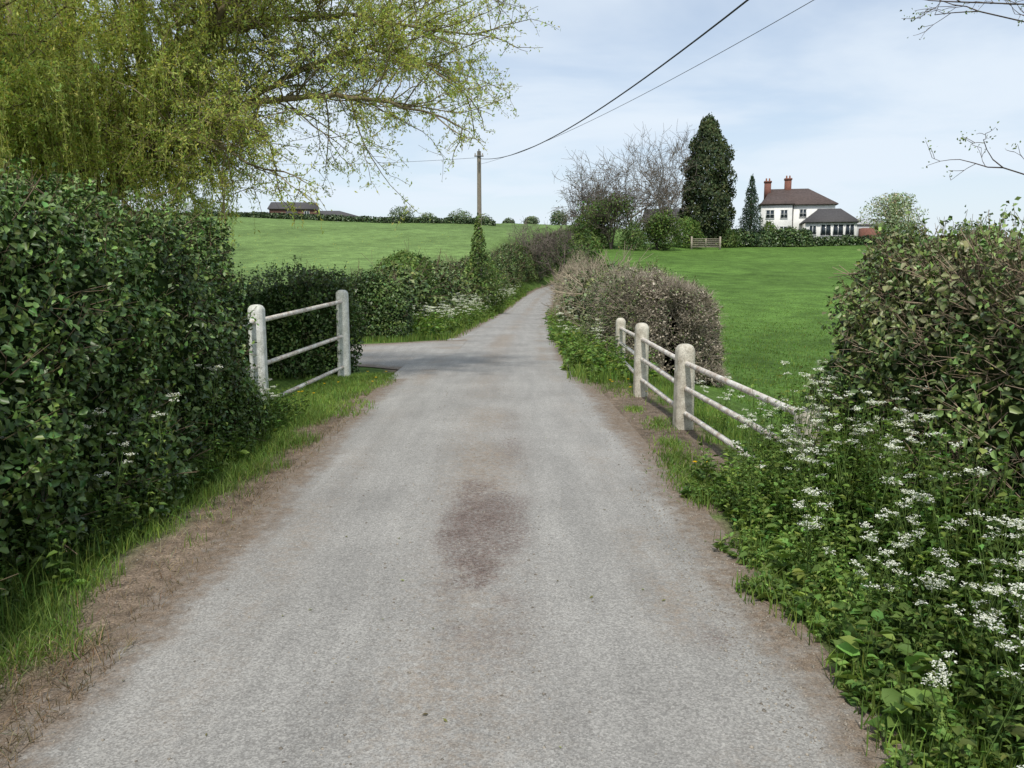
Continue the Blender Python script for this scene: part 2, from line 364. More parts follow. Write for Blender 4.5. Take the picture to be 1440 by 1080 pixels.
hedge("field_boundary_hedge",[(-110,158),(-60,153),(-25,151),(-3,150)],[1.4],[.95],18000,.38,(.04,.065,.025),(.09,.135,.05),.2,.3,seed=8,lumpscale=.3,endr=1)
hedge("garden_hedge",[(23,101),(33,103),(38,103.5)],[1.8],[2.1,1.9],12000,.28,(.035,.065,.022),(.10,.16,.045),.34,.4,seed=9,lumpscale=.35,endr=1)
hedge("garden_hedge",[(37.5,103.6),(54,104),(90,112)],[1.5],[1.05,1.0,1.3],14000,.28,(.035,.065,.022),(.10,.16,.045),.25,.35,seed=19,lumpscale=.35,endr=1)
# ---------------------------------------------------------------- fences
def fence_mat(name,base,dirtc,amt):
    m,nt,b,o=newmat(name);N=nt.nodes;Lk=nt.links
    tc=N.new("ShaderNodeTexCoord")
    n=N.new("ShaderNodeTexNoise");n.inputs["Scale"].default_value=9;n.inputs["Detail"].default_value=9;n.inputs["Roughness"].default_value=.7
    Lk.new(tc.outputs["Object"],n.inputs[0])
    r=N.new("ShaderNodeValToRGB");r.color_ramp.elements[0].position=.5-amt;r.color_ramp.elements[1].position=.62;r.color_ramp.elements[0].color=(*dirtc,1);r.color_ramp.elements[1].color=(*base,1)
    Lk.new(n.outputs[0],r.inputs[0])
    n2=N.new("ShaderNodeTexNoise");n2.inputs["Scale"].default_value=70;n2.inputs["Detail"].default_value=4;Lk.new(tc.outputs["Object"],n2.inputs[0])
    mr=N.new("ShaderNodeMapRange");mr.inputs[1].default_value=.3;mr.inputs[2].default_value=.6;mr.inputs[3].default_value=.72;mr.inputs[4].default_value=1.05;Lk.new(n2.outputs[0],mr.inputs[0])
    g=N.new("ShaderNodeVectorMath");g.operation='SCALE';Lk.new(r.outputs[0],g.inputs[0]);Lk.new(mr.outputs[0],g.inputs["Scale"])
    Lk.new(g.outputs[0],b.inputs["Base Color"]);b.inputs["Roughness"].default_value=.75
    bp=N.new("ShaderNodeBump");bp.inputs["Strength"].default_value=.5;bp.inputs["Distance"].default_value=.01
    Lk.new(n2.outputs[0],bp.inputs["Height"]);Lk.new(bp.outputs[0],b.inputs["Normal"]);return m
M_conc=fence_mat("painted_concrete",(.64,.60,.50),(.30,.26,.19),.2)
M_white=fence_mat("white_paint",(.74,.74,.69),(.40,.41,.34),.2)
M_rail=fence_mat("painted_rail",(.76,.74,.68),(.40,.31,.24),.14)
def post(parent,x,y,zb,zt,w,mat,name,rot=0.,dome=.09):
    a=np.array([(.5,.32),(.32,.5),(-.32,.5),(-.5,.32),(-.5,-.32),(-.32,-.5),(.32,-.5),(.5,-.32)])*w
    c,s=math.cos(rot),math.sin(rot);a=a@np.array([[c,s],[-s,c]])
    rings=[(zb-.3,1.03),(zb+.1,1.03),((zb+zt)/2,1.0),(zt-dome,.98)]
    for k in range(1,7):
        t=k/6*math.pi/2;rings.append((zt-dome+dome*math.sin(t),.98*max(.12,math.cos(t)**.7)))
    V=[]
    for z_,f in rings:
        for p in a: V.append((x+p[0]*f,y+p[1]*f,z_))
    V=np.array(V);n=8;m0=len(rings);i=np.arange(n);j=(i+1)%n
    F=np.concatenate([np.stack([i+k*n,j+k*n,j+(k+1)*n,i+(k+1)*n],1) for k in range(m0-1)])
    top=np.array([[ (m0-1)*n+q for q in range(8)]])
    o=mesh_np(name,V,[F,top],mat,None,parent)
    bv=o.modifiers.new("b",'BEVEL');bv.width=.008;bv.segments=2;bv.limit_method='ANGLE'
    return o
def rail(parent,pts,r,mat,name):
    ac=Acc();pts=np.array(pts,float)
    tubes(ac,pts[:-1],pts[1:],r,r,(1,1,1),14);ac.build(name,mat,parent,True)
e=empty("white_railing_fence")
PR=[(1.95,14.3,-.04,.87),(1.77,10.85,0,.99),(1.84,8.43,-.02,.915),(2.02,5.3,-.02,.76)]
for k,p in enumerate(PR): post(e,p[0],p[1],p[2],p[3],[.17,.18,.19,.19][k],M_conc,"concrete_post_%d"%(k+1),rot=.05*k)
for k,hh in enumerate([(.68,.77,.71,.68),(.42,.50,.445,.42),(.15,.22,.18,.15)]):
    rail(e,[(p[0]+.0,p[1],h_) for p,h_ in zip(PR,hh)],.028,M_rail,"rail_%d"%(k+1))
e=empty("white_railing_fence")
PL=[(-3.55,7.0,-.1,1.12),(-3.2,10.0,-.1,1.27),(-2.8,13.2,-.02,1.39)]
for k,p in enumerate(PL): post(e,p[0],p[1],p[2],p[3],.19,M_white,"post_%d"%(k+1),dome=.08)
for k,hh in enumerate([(.95,1.06,1.2),(.38,.50,.63),(-.1,.0,.12)]):
    rail(e,[(p[0],p[1],h_) for p,h_ in zip(PL,hh)],.030,M_rail,"rail_%d"%(k+1))
# ---------------------------------------------------------------- grass, plants
def grass(name,P,h,w,dark,light,mat=M_soft,lean=.35,seed=0,acc=None):
    n=len(P);h=np.broadcast_to(h,(n,))*rng.uniform(.5,1.35,n)
    a=rng.uniform(0,2*math.pi,n);side=np.stack([np.cos(a),np.sin(a),0*a],1)
    a2=rng.uniform(0,2*math.pi,n);le=np.stack([np.cos(a2),np.sin(a2),0*a2],1)*(np.abs(rng.normal(0,lean,n))*h)[:,None]
    up=np.array([0,0,1.])
    w=np.broadcast_to(w,(n,))[:,None]*.5
    M=P+le*.35+up*(h*.55)[:,None];Tt=P+le+up*(h*.95)[:,None]
    V=np.stack([P-side*w,P+side*w,M+side*w*.75,M-side*w*.75,Tt],1).reshape(-1,3)
    b=np.arange(n)[:,None]*5
    F4=b+np.array([[0,1,2,3]]);F3=b+np.array([[3,2,4]])
    col=np.repeat(leafcol(P,dark,light,1.5,seed+5,.2),5,axis=0)
    acc.add(V,[F4,F3],col)
def pts(n,x0,x1,y0,y1,rel=True,ypow=1.):
    y=y0+(y1-y0)*rng.random(n)**ypow;dd=rng.uniform(x0,x1,n)
    x=(rdx(y)+dd) if rel else dd
    return np.stack([x,y,H(x,y)],1)
G=Acc();gd=(.085,.14,.026);gl=(.21,.31,.065)
def edgekeep(P,e0,seed,soft=.25):
    d=np.abs(dist(P[:,0],P[:,1]));return d>e0+(fbm(P,1.8,seed)-.5)*.7+rng.uniform(-.08,soft,len(P))
P=pts(46000,-2.75,-1.6,1.2,9.5,ypow=1.3);P=P[edgekeep(P,1.82,21)];grass("",P,.085*(.6+.9*fbm(P,2.5,99)),.006,gd,gl,lean=.6,acc=G)
P=pts(16000,-2.95,-1.2,9,13.6);P=P[edgekeep(P,1.6,22)];grass("",P,.065,.009,gd,gl,lean=.6,acc=G)
P=pts(2500,-2.7,-2.1,1.5,8);grass("",P,.2,.007,gd,gl,acc=G)
P=pts(15000,1.4,2.6,1.2,5.8,ypow=1.2);P=P[edgekeep(P,1.55,23)];grass("",P,.12,.007,gd,gl,acc=G)
P=pts(14000,1.6,3.0,5.5,14);P=P[edgekeep(P,2.35,24)];grass("",P,.12,.009,gd,gl,acc=G)
P=pts(14000,1.2,2.6,12,40);P=P[edgekeep(P,1.4,25)];grass("",P,.18,.016,gd,gl,acc=G)
P=pts(20000,-4.0,-1.2,21.5,80);P=P[edgekeep(P,1.5,26)];grass("",P,.22,.025,gd,gl,acc=G)
P=pts(6000,-9,-2.6,20.6,23.5,rel=False);grass("",P,.16,.015,gd,gl,acc=G)
P=pts(4000,-8,-3,13.2,15.0,rel=False);grass("",P,.12,.012,gd,gl,acc=G)
for (cx,cy,r,n) in [(1.5,7.0,.16,700),(1.45,6.4,.2,900),(1.55,7.6,.12,400),(1.62,8.6,.15,400),(1.5,9.6,.1,250),(1.72,6.2,.14,500),(1.4,5.9,.14,500),(1.6,11.5,.3,900),(1.35,12.6,.3,900)]:
    x_=cx+rng.normal(0,r*.6,n);y_=cy+rng.normal(0,r*1.3,n);grass("",np.stack([x_,y_,H(x_,y_)],1),.05,.008,gd,gl,lean=.8,acc=G)
G.build("verge_grass",M_soft)
G=Acc()
P=pts(70000,3.6,18,7,60,rel=False,ypow=1.9);P=P[(dist(P[:,0],P[:,1])>2.6+(P[:,1]>14)*1.5)&(rng.random(len(P))>sm(P[:,1],16,58))]
grass("",P,.06*(1-.6*sm(P[:,1],20,55)),.010+.0006*P[:,1],(.09,.155,.03),(.155,.25,.05),acc=G)
G.build("field_grass",M_soft)
G=Acc();P=pts(3500,-2.35,-1.45,1.3,3.4);P[:,2]+=.01;grass("",P,.05,.004,(.16,.12,.07),(.40,.32,.2),lean=1.8,acc=G)
P=pts(1800,-1.95,-1.5,3,9);P[:,2]+=.01;grass("",P,.04,.004,(.16,.12,.07),(.3,.24,.15),lean=1.8,acc=G)
G.build("dry_grass",M_soft)
def herbs(P,hmin,hmax,K,ls,dark,light,accL,accS,asp=.55):
    n=len(P)
    if n==0:return
    h=rng.uniform(hmin,hmax,n) if np.ndim(hmin)==0 else hmin*rng.uniform(.6,1.15,n)
    lean=rng.normal(0,.12,(n,3));lean[:,2]=0
    tubes(accS,P,P+np.array([0,0,1.])*h[:,None]+lean*h[:,None],.003,.0015,np.array([.09,.14,.03]),3)
    k=np.tile(np.arange(K),n)/K;idx=np.repeat(np.arange(n),K)
    vs=rng.uniform(.5,1.3,n)[idx]
    t=.15+.85*(k+rng.uniform(0,.1,n*K));a=rng.uniform(0,6.28,n*K)
    sz=ls*(1.25-.75*t)*rng.uniform(.7,1.25,n*K)*vs
    D=np.stack([np.cos(a),np.sin(a),rng.uniform(-.6,.3,n*K)],1)
    C=P[idx]+(np.array([0,0,1.])+lean[idx])*(h[idx]*t)[:,None]+D*(sz*.75)[:,None]
    N=np.stack([-D[:,0]*.3,-D[:,1]*.3,np.ones(n*K)],1)+rng.normal(0,.3,(n*K,3))
    leaves(accL,C,N,sz,asp*1.1,leafcol(C,dark,light,2.5,90,.22)*rng.uniform(.7,1.2,n)[idx][:,None],T=D,six=True)
AL=Acc();AS=Acc();hd=(.08,.135,.03);hl=(.215,.33,.078)
P=pts(1250,1.42,2.5,1.2,5.9);P=P[edgekeep(P,1.55,23,.15)];d_=dist(P[:,0],P[:,1]);herbs(P,.10+.62*sm(d_,1.65,2.45),0,15,.064,hd,hl,AL,AS)
P=pts(480,2.1,2.6,1.2,6.0);herbs(P,.5,1.0,18,.066,(.065,.12,.026),(.17,.27,.055),AL,AS,.45)
P=pts(330,1.95,2.75,4.35,5.25);d_=dist(P[:,0],P[:,1]);herbs(P,.45+.4*sm(d_,2.0,2.6),0,18,.066,hd,hl,AL,AS,.5)
P=pts(200,1.75,2.3,4.6,6.3);herbs(P,.1,.38,12,.066,hd,hl,AL,AS,.55)
P=pts(50,1.6,2.1,1.6,4.5);herbs(P,.12,.3,9,.095,hd,hl,AL,AS,.75)
P=pts(750,-2.8,-2.1,1.5,9.5);herbs(P,.1,.4,14,.066,(.055,.095,.022),(.155,.25,.055),AL,AS)
P=pts(260,-2.8,-2.4,4.5,8.6);herbs(P,.3,.7,16,.066,(.055,.095,.022),(.145,.235,.05),AL,AS,.45)
P=pts(260,1.6,2.6,12.2,20);herbs(P,.15,.6,14,.11,hd,hl,AL,AS)
P=pts(800,1.3,2.3,13,45);P=P[edgekeep(P,1.4,25,.2)];herbs(P,.15,.6,12,.15,hd,hl,AL,AS)
P=pts(1100,-3.6,-1.5,23,90);P=P[edgekeep(P,1.7,26,.3)];herbs(P,.2,.8,12,.2,(.065,.115,.026),(.185,.285,.065),AL,AS)
e=empty("verge_plants");AL.build("leaves",M_soft,e);AS.build("stems",M_twig,e)
def parsley(P,hmin,hmax,fs,accL,accS,accF):
    for p in P:
        h=rng.uniform(hmin,hmax);ln=np.array([rng.normal(0,.16),rng.normal(0,.16),1])*h
        top=p+ln;A=[p];B=[top];R=[.003*fs]
        heads=[top]
        for q in range(rng.integers(2,6)):
            t=rng.uniform(.4,.85);a=rng.uniform(0,6.28);s=p+ln*t;e_=s+np.array([math.cos(a)*.35,math.sin(a)*.35,.75])*h*rng.uniform(.2,.45)
            A.append(s);B.append(e_);R.append(.002*fs);heads.append(e_)
        tubes(accS,A,B,np.array(R),np.array(R)*.6,np.array([.14,.22,.06]),3)
        for hd_ in heads:
            m=rng.integers(5,10);a=rng.uniform(0,6.28,m);rr=rng.uniform(.3,1,m)*.03*fs
            C=hd_+np.stack([np.cos(a)*rr,np.sin(a)*rr,.022*fs+rng.normal(0,.005,m)],1)
            tubes(accS,np.tile(hd_,(m,1)),C,.0007*fs,.0007*fs,np.array([.16,.25,.07]),3)
            k=8;c2=np.repeat(C,k,0)+rng.normal(0,1,(m*k,3))*np.array([.0060,.0060,.0025])*fs
            leaves(accF,c2,np.tile([0,0,1.],(m*k,1))+rng.normal(0,.3,(m*k,3)),.0074*fs,.95,np.tile([.84,.85,.80],(m*k,1))*rng.uniform(.85,1.05,(m*k,1)))
        m=60;t=rng.random(m)*.75;a=rng.uniform(0,6.28,m);r_=rng.uniform(.02,.16,m)*fs**.5*h
        C=p+ln*t[:,None]+np.stack([np.cos(a)*r_,np.sin(a)*r_,r_*.3],1)
        leaves(accL,C,np.array([0,0,1.])+rng.normal(0,.4,(m,3)),.03*fs,.4,leafcol(C,hd,hl,2,1,.2))
AL=Acc();AS=Acc();AF=Acc()
P=pts(30,1.75,2.4,1.5,5.6);parsley(P,.35,1.0,1.15,AL,AS,AF)
P=pts(24,1.6,2.2,1.6,3.4);parsley(P,.3,.75,.95,AL,AS,AF)
P=pts(22,2.0,2.5,4.3,6.0);parsley(P,.6,1.05,1.25,AL,AS,AF)
P=pts(14,-2.6,-2.15,4,8.5);parsley(P,.4,.9,1.25,AL,AS,AF)
P=pts(10,2.3,3.0,7,9);parsley(P,.3,.6,1.2,AL,AS,AF)
P=pts(170,-3.2,-1.8,24,75);parsley(P,.5,1.1,3.,AL,AS,AF)
P=pts(26,1.6,2.2,14,40);parsley(P,.4,.9,2.2,AL,AS,AF)
e=empty("cow_parsley");AL.build("leaves",M_soft,e);AS.build("stems",M_soft,e);AF.build("flowers",M_petal,e)
AF=Acc()
P=np.concatenate([pts(9,-2.5,-2.1,4,12),pts(8,1.5,2.2,10,13.5),pts(5,-2.2,-1.6,11,13),pts(2,1.6,1.9,4.5,6.5)]);P[:,2]+=.12
for p in P:
    k=26;a=np.arange(k)/k*6.28*3;D=np.stack([np.cos(a),np.sin(a),rng.uniform(.05,.5,k)],1)
    leaves(AF,p+D*.012,np.array([0,0,1.])+D*-.3,np.full(k,.024),.35,np.tile([.8,.55,.01],(k,1)),T=D)
    tubes(AF,[p-np.array([0,0,.12])],[p],.0025,.002,np.array([.15,.2,.06]),4)
P=pts(420,-60,-8,28,110,rel=False);P[:,2]+=.1;leaves(AF,P,np.tile([0,-.3,1.],(len(P),1)),.10,.9,np.tile([.6,.5,.05],(len(P),1)))
AF.build("dandelion_flowers",M_petal)
AF=Acc();P=pts(60,-1.5,1.5,2,13);P[:,2]=rdz(P[:,1])+.034-.018*dist(P[:,0],P[:,1])**2/2
leaves(AF,P,np.array([0,0,1.])+rng.normal(0,.15,(60,3)),rng.uniform(.008,.03,60),.5,mixc((.12,.09,.05),(.3,.34,.08),rng.random(60)),fold=.05)
AF.build("fallen_leaves",M_soft)
P=np.concatenate([pts(2600,-2.05,-1.35,1.2,13),pts(2600,1.15,1.6,1.2,6),pts(2800,1.2,2.1,5.5,13),pts(1600,-.6,.4,2,12),pts(700,-1.3,1.3,1.8,8)])
zr=rdz(P[:,1])+.028-.018*dist(P[:,0],P[:,1])**2/2;P[:,2]=np.where(np.abs(dist(P[:,0],P[:,1]))<1.58,zr,P[:,2]+.002);n=len(P)
r=np.minimum(np.abs(rng.normal(0,.0035,n))+.0016,.009)
oct_=np.array([(1,0,0),(0,1,0),(-1,0,0),(0,-1,0),(0,0,.7),(0,0,-.7)])
V=(P[:,None]+(oct_[None]+rng.normal(0,.22,(n,6,3)))*r[:,None,None]).reshape(-1,3)
F=(np.arange(n)[:,None,None]*6+np.array([(0,1,4),(1,2,4),(2,3,4),(3,0,4),(1,0,5),(2,1,5),(3,2,5),(0,3,5)])[None]).reshape(-1,3)
mesh_np("gravel",V,[F],M_stone,np.repeat(np.array([.26,.23,.19])*rng.uniform(.55,1.4,(n,1)),6,0))
# ---------------------------------------------------------------- trees
def grow(starts,levels,rs,up=.1,seed=0,spread=.75,kids=(3,5),ratio=.68,droop=0.):
    r_=np.random.default_rng(seed);cur=starts;SA=[];SB=[];RA=[];RB=[];tips=[]
    for L_ in range(levels):
        nxt=[]
        for (p,d_,l,rad) in cur:
            k=3;pp=p.copy();dd=d_/np.linalg.norm(d_);nodes=[pp.copy()]
            for q in range(k):
                dd=dd+r_.normal(0,.16,3)+np.array([0,0,up-droop*(L_/levels)]);dd/=np.linalg.norm(dd)
                n2=pp+dd*l/k;SA.append(pp);SB.append(n2);RA.append(rad*(1-.45*q/k));RB.append(rad*(1-.45*(q+1)/k));pp=n2;nodes.append(pp)
            if L_==levels-1: tips.append((nodes[1],pp,dd))
            else:
                for c_ in range(r_.integers(*kids)+1):
                    t=r_.uniform(.35,1) if c_ else 1.
                    ix=min(int(t*k),k-1);b=nodes[ix]+(nodes[ix+1]-nodes[ix])*(t*k-ix)
                    nd=dd*(1-spread*.4)+r_.normal(0,spread,3)*.75;nd/=np.linalg.norm(nd)
                    nxt.append((b,nd,l*ratio*r_.uniform(.7,1.2),max(rs,rad*.55*r_.uniform(.8,1.1))))
        cur=nxt
    return np.array(SA),np.array(SB),np.array(RA),np.array(RB),tips
def bare_tree(name,x,y,h,seed,levels=6,rmin=.012,col=(.17,.145,.12),leafn=0,lc=((.05,.08,.02),(.12,.16,.04)),lsz=.2,spread=.72,trunk=.2,kids=(2,4),wide=1.,lowleaf=False):
    e=empty(name);b=np.array([x,y,float(H(x,y)[0])-.1]);l0=h*.2
    st=[(b,np.array([0,0,1.]),l0,trunk),(b+np.array([0,0,.3]),np.array([.35,0,1.]),l0*1.1,trunk*.7),(b+np.array([0,0,.3]),np.array([-.4,.1,1.]),l0*1.1,trunk*.7)]
    A,B,ra,rb,t=grow(st,levels,rmin,up=.10,seed=seed,spread=spread,kids=kids,ratio=.76)
    top=np.percentile(B[:,2],99.7)-b[2];s=h/top*np.array([wide,1,1])
    A=b+(A-b)*s;B=b+(B-b)*s
    ac=Acc();tubes(ac,A,B,ra,rb,np.array(col)*rng.uniform(.7,1.3,(len(A),1)),3);ac.build("trunk_and_branches",M_twig,e)
    if leafn:
        P=np.array([q[1] for q in t]);P=b+(P-b)*s
        if lowleaf: P=P[P[:,2]<b[2]+h*.75]
        P=P[rng.integers(0,len(P),leafn)]+rng.normal(0,.3*lsz/.2,(leafn,3))
        ac=Acc();leaves(ac,P,rng.normal(size=(leafn,3)),lsz*rng.uniform(.6,1.3,leafn),.7,leafcol(P,*lc,.6,5));ac.build("leaves",M_soft,e)
bt=(.17,.145,.12)
bare_tree("bare_ash_tree",14.4,97,12.4,11,6,.022,bt,wide=1.1)
bare_tree("bare_ash_tree",18.6,101,14.2,12,6,.022,bt,wide=.95)
bare_tree("bare_ash_tree",9.4,98,11.2,33,6,.022,bt,700,lsz=.18,wide=1.15)
bare_tree("bare_ash_tree",6.0,104,9.4,24,6,.022,bt,wide=1.1)
bare_tree("ivy_clad_tree",11.2,91,7.4,15,6,.02,(.12,.1,.08),2600,((.045,.075,.024),(.13,.19,.05)),.24,lowleaf=True)
bare_tree("hawthorn_tree",16.5,92,4.0,16,5,.02,(.12,.1,.08),4500,((.055,.09,.024),(.15,.22,.055)),.24)
def crown(name,x,y,zb,h,prof,n,size,dark,light,seed=0,trunk=.2,thick=.35,lump=.25,down=0,mat=M_soft,asp=.6):
    e=empty(name);g=float(H(x,y)[0])
    t=rng.random(n);wgt=prof(t);keep=rng.random(n)<wgt/wgt.max()+.06;t=t[keep];n=len(t)
    a=rng.uniform(0,6.283,n);r=prof(t)
    D=np.stack([np.cos(a),np.sin(a),0*a],1)
    P=np.stack([x+D[:,0]*r,y+D[:,1]*r,g+zb+t*h],1)
    k=(fbm(P,1.3/max(prof(np.linspace(0,1,20)).max(),.4)*1.6,seed+3)-.5)*2*lump*2
    dep=rng.random(n)**1.5*thick*1.3
    P[:,0]+=D[:,0]*r*(k-dep);P[:,1]+=D[:,1]*r*(k-dep);P[:,2]+=rng.normal(0,size*.5,n)
    N=D*.8+rng.normal(0,.5,(n,3))+np.array([0,0,.3])
    T=None
    if down: T=D*.6+np.array([0,0,-down])+rng.normal(0,.4,(n,3))
    ac=Acc();leaves(ac,P,N,size*rng.uniform(.6,1.3,n),asp,leafcol(P,dark,light,1.2,seed+9),T=T);ac.build("foliage",mat,e)
    ac=Acc();tubes(ac,[(x,y,g-.2)],[(x,y,g+zb+h*.9)],trunk,trunk*.2,np.array([.12,.09,.06]),8)
    m=40;tt=rng.random(m)*.85+.05;aa=rng.uniform(0,6.28,m);rr=prof(tt)*.8;c0=np.stack([x+0*tt,y+0*tt,g+zb+tt*h-rr*.2],1)
    tubes(ac,c0,c0+np.stack([np.cos(aa)*rr,np.sin(aa)*rr,rr*.3],1),trunk*.25,trunk*.08,np.array([.1,.08,.055]),4)
    ac.build("trunk",M_wood,e)
    return e
crown("tall_conifer_tree",24.2,101,.4,15.4,lambda t:3.05*np.clip(t*4+.45,0,1)*np.clip((1-t)*2.1,0,1)**.55,24000,.36,(.03,.05,.024),(.10,.125,.05),seed=1,thick=.35,lump=.3,down=-1)
crown("spruce_tree",30.3,103,.2,8.6,lambda t:2.1*(1-t)**.8*(.72+.28*np.abs(np.sin(t*22)))+.05,9000,.3,(.018,.04,.022),(.055,.09,.045),seed=2,thick=.5,lump=.2,down=.5,asp=.35)
crown("blossom_tree",46.5,99,1.4,4.8,lambda t:3.4*np.sqrt(np.clip(1-(2*t-1)**2,0,1))+.05,5000,.28,(.18,.24,.10),(.5,.52,.38),seed=3,thick=.9,lump=.4)
crown("ivy_shrub",-1.95,46.5,.4,5.0,lambda t:1.7*(1-t)**1.4+.12,7500,.17,(.055,.09,.024),(.18,.26,.065),seed=4,thick=.4,lump=.35,trunk=.06)
crown("hawthorn_bush",7.3,12.4,.3,2.65,lambda t:.8*np.sqrt(np.clip(1-t**2,0,1))+.03,5500,.075,(.07,.125,.025),(.20,.31,.06),seed=5,thick=.7,lump=.35,trunk=.05)
crown("rounded_bush",-4.0,30,.1,2.5,lambda t:1.6*np.sqrt(np.clip(1-t**2,0,1))+.03,9000,.11,(.05,.085,.024),(.16,.24,.055),seed=6,thick=.4,lump=.3,trunk=.05)
crown("rounded_bush",9.0,93,.1,4.2,lambda t:2.4*np.sqrt(np.clip(1-t**2,0,1))+.03,4500,.25,(.05,.085,.024),(.16,.23,.055),seed=7,thick=.4,lump=.35,trunk=.05)
crown("rounded_bush",21.0,97,.1,3.4,lambda t:2.0*np.sqrt(np.clip(1-t**2,0,1))+.03,3500,.25,(.05,.095,.024),(.17,.26,.055),seed=8,thick=.4,lump=.35,trunk=.05)
for sx_,sy_,sh_,sd_ in ((33.0,104,3.0,21),(35.8,104.5,2.3,22),(50,106,2.6,23),(26.5,99.5,2.2,24),(13.5,90,2.8,25),(6.8,72,3.0,27)):
    crown("garden_shrub" if sx_>20 else "rounded_bush",sx_,sy_,.1,sh_,lambda t:1.5*np.sqrt(np.clip(1-t**2,0,1))+.03,1800,.24,(.045,.08,.024),(.15,.215,.055),seed=sd_,thick=.5,lump=.4,trunk=.05)
ac=Acc()
for (x_,y_,r_,hh) in [(-34,250,4.4,6.0),(-26,250,3.2,4.6),(-16,250,4.8,5.6),(-9,260,3.5,5.0),(-1,255,2.2,3.6),(6,250,2.5,4),(14,240,3,5),(84,190,3,4),(98,200,4,5),(-90,240,6,7),(-130,260,8,8),(130,230,6,6)]:
    g=float(H(x_,y_)[0])+2.6;n=1500;D=nrm(rng.normal(size=(n,3)));rad=rng.random(n)**.4
    P=np.array([x_,y_,g+1.2+hh*.5])+D*rad[:,None]*np.array([r_,r_,hh*.55])*(.75+.5*fbm(D+x_,2,3)[:,None])
    leaves(ac,P,D+rng.normal(0,.5,(n,3)),.5*rng.uniform(.6,1.3,n),.7,leafcol(P,(.08,.11,.06),(.17,.22,.10),.4,5))
    tubes(ac,[(x_,y_,g-3.5)],[(x_,y_,g+hh*.8)],.25,.1,np.array([.1,.08,.06]),6)
ac.build("distant_trees",M_soft)
# ---------------------------------------------------------------- willow
e=empty("willow_tree")
B0=np.array([-6.1,12,2.6])
limbs=[([(-6.2,12,-.4),(-6.3,12,1.5),(-6.1,12,2.6)],.22,.16,0),
 ([(-7.0,12.3,-.4),(-7.4,12.4,2),(-7.3,12.4,4.5),(-7.6,12.5,7)],.14,.06,1),
 ([B0,(-5.2,11.8,3.9),(-4.3,11.6,4.8),(-3.3,11.4,5.9),(-2.4,11.2,7)],.10,.04,1),
 ([B0,(-5,12,3.5),(-3.8,11.8,4.05),(-2.6,11.5,4.15),(-1.5,11.3,3.9)],.08,.02,1),
 ([B0,(-6.5,12.2,5),(-6.2,12,7),(-6,12,8.6)],.12,.05,1),
 ([B0,(-7.5,11.5,4.5),(-8.5,11,5.5),(-9.8,10.5,6)],.10,.04,1),
 ([B0,(-5.5,12.5,4.6),(-4.2,12.8,5.9),(-2.6,12.8,6.5),(-1.2,12.5,6.1)],.09,.025,1),
 ([B0,(-4.9,11,3.4),(-4.2,10.8,3.5),(-3.6,10.5,3.2)],.07,.02,1),
 ([B0,(-6.5,10.5,4.5),(-6,9,5.3),(-5.2,8.2,5.2)],.08,.03,1),
 ([B0,(-7.3,13,4.8),(-9,14,6),(-11,14.5,6.5)],.1,.03,1),
 ([B0,(-7.2,10.8,3.8),(-8.0,9.5,4.0),(-8.6,8.4,3.6)],.07,.03,1),
 ([B0,(-6.3,11,3.3),(-6.3,10,3.7),(-6.0,9.2,3.4)],.05,.02,1),
 ([(-4.3,11.6,4.8),(-3.4,11.8,5.2),(-2.3,12,5.35),(-1.2,12,5.1)],.05,.02,1),
 ([(-3.8,11.8,4.05),(-3.0,12,4.6),(-2.0,12,4.9),(-1.3,12.1,4.7)],.04,.015,1),
 ([(-5.2,11.8,3.9),(-5.0,11,5),(-4.2,10.3,6),(-3.4,10,6.4)],.06,.02,1)]
W=Acc();LF=Acc();starts=[]
rw=np.random.default_rng(5);bark=np.array([.21,.17,.10])
for pts_,r0,r1,f in limbs:
    q=np.array(pts_,float);m=len(q);tt=np.linspace(0,1,m);ts=np.linspace(0,1,m*5)
    Q=np.stack([np.interp(ts,tt,q[:,k]) for k in range(3)],1)
    for _ in range(3): Q[1:-1]=Q[:-2]*.25+Q[1:-1]*.5+Q[2:]*.25
    Q[1:-1]+=rw.normal(0,.025,(len(Q)-2,3))
    R=np.linspace(r0,r1,len(Q));tubes(W,Q[:-1],Q[1:],R[:-1],R[1:],bark,8)
    if f:
        for k in range(2,len(Q)):
            for _ in range(3):
                base=Q[k];dirr=(Q[k]-Q[k-1]);dirr/=np.linalg.norm(dirr)
                nd=dirr*.6+rw.normal(0,.6,3)+np.array([0,0,.25]);starts.append((base,nd,rw.uniform(.5,1.1),max(.012,R[k]*.35)))
        starts.append((Q[-1],Q[-1]-Q[-3],.9,.02))
A,B,ra,rb,tips=grow(starts,3,.0035,up=.03,seed=3,spread=.7,kids=(2,4),ratio=.62,droop=.08)
tubes(W,A,B,ra,rb,bark*rw.uniform(.6,1.3,(len(A),1)),3)
thin=np.where(rb<.009)[0]
mid=(A[thin]+B[thin])/2;dens=9.0+11*(1-sm(mid[:,0],-5.2,-3.2))
cnt=rw.poisson(dens*.55);idx=np.repeat(thin,cnt);t=rw.random(len(idx))[:,None]
P=A[idx]*(1-t)+B[idx]*t+rw.normal(0,.03,(len(idx),3))
T=np.array([0,0,-.5])+rw.normal(0,.6,(len(idx),3))
wd=(.31,.36,.085);wl=(.54,.58,.17)
leaves(LF,P,rw.normal(size=(len(idx),3)),.055*rw.uniform(.6,1.3,len(idx)),.34,leafcol(P,wd,wl,1.1,61,.15),T=T)
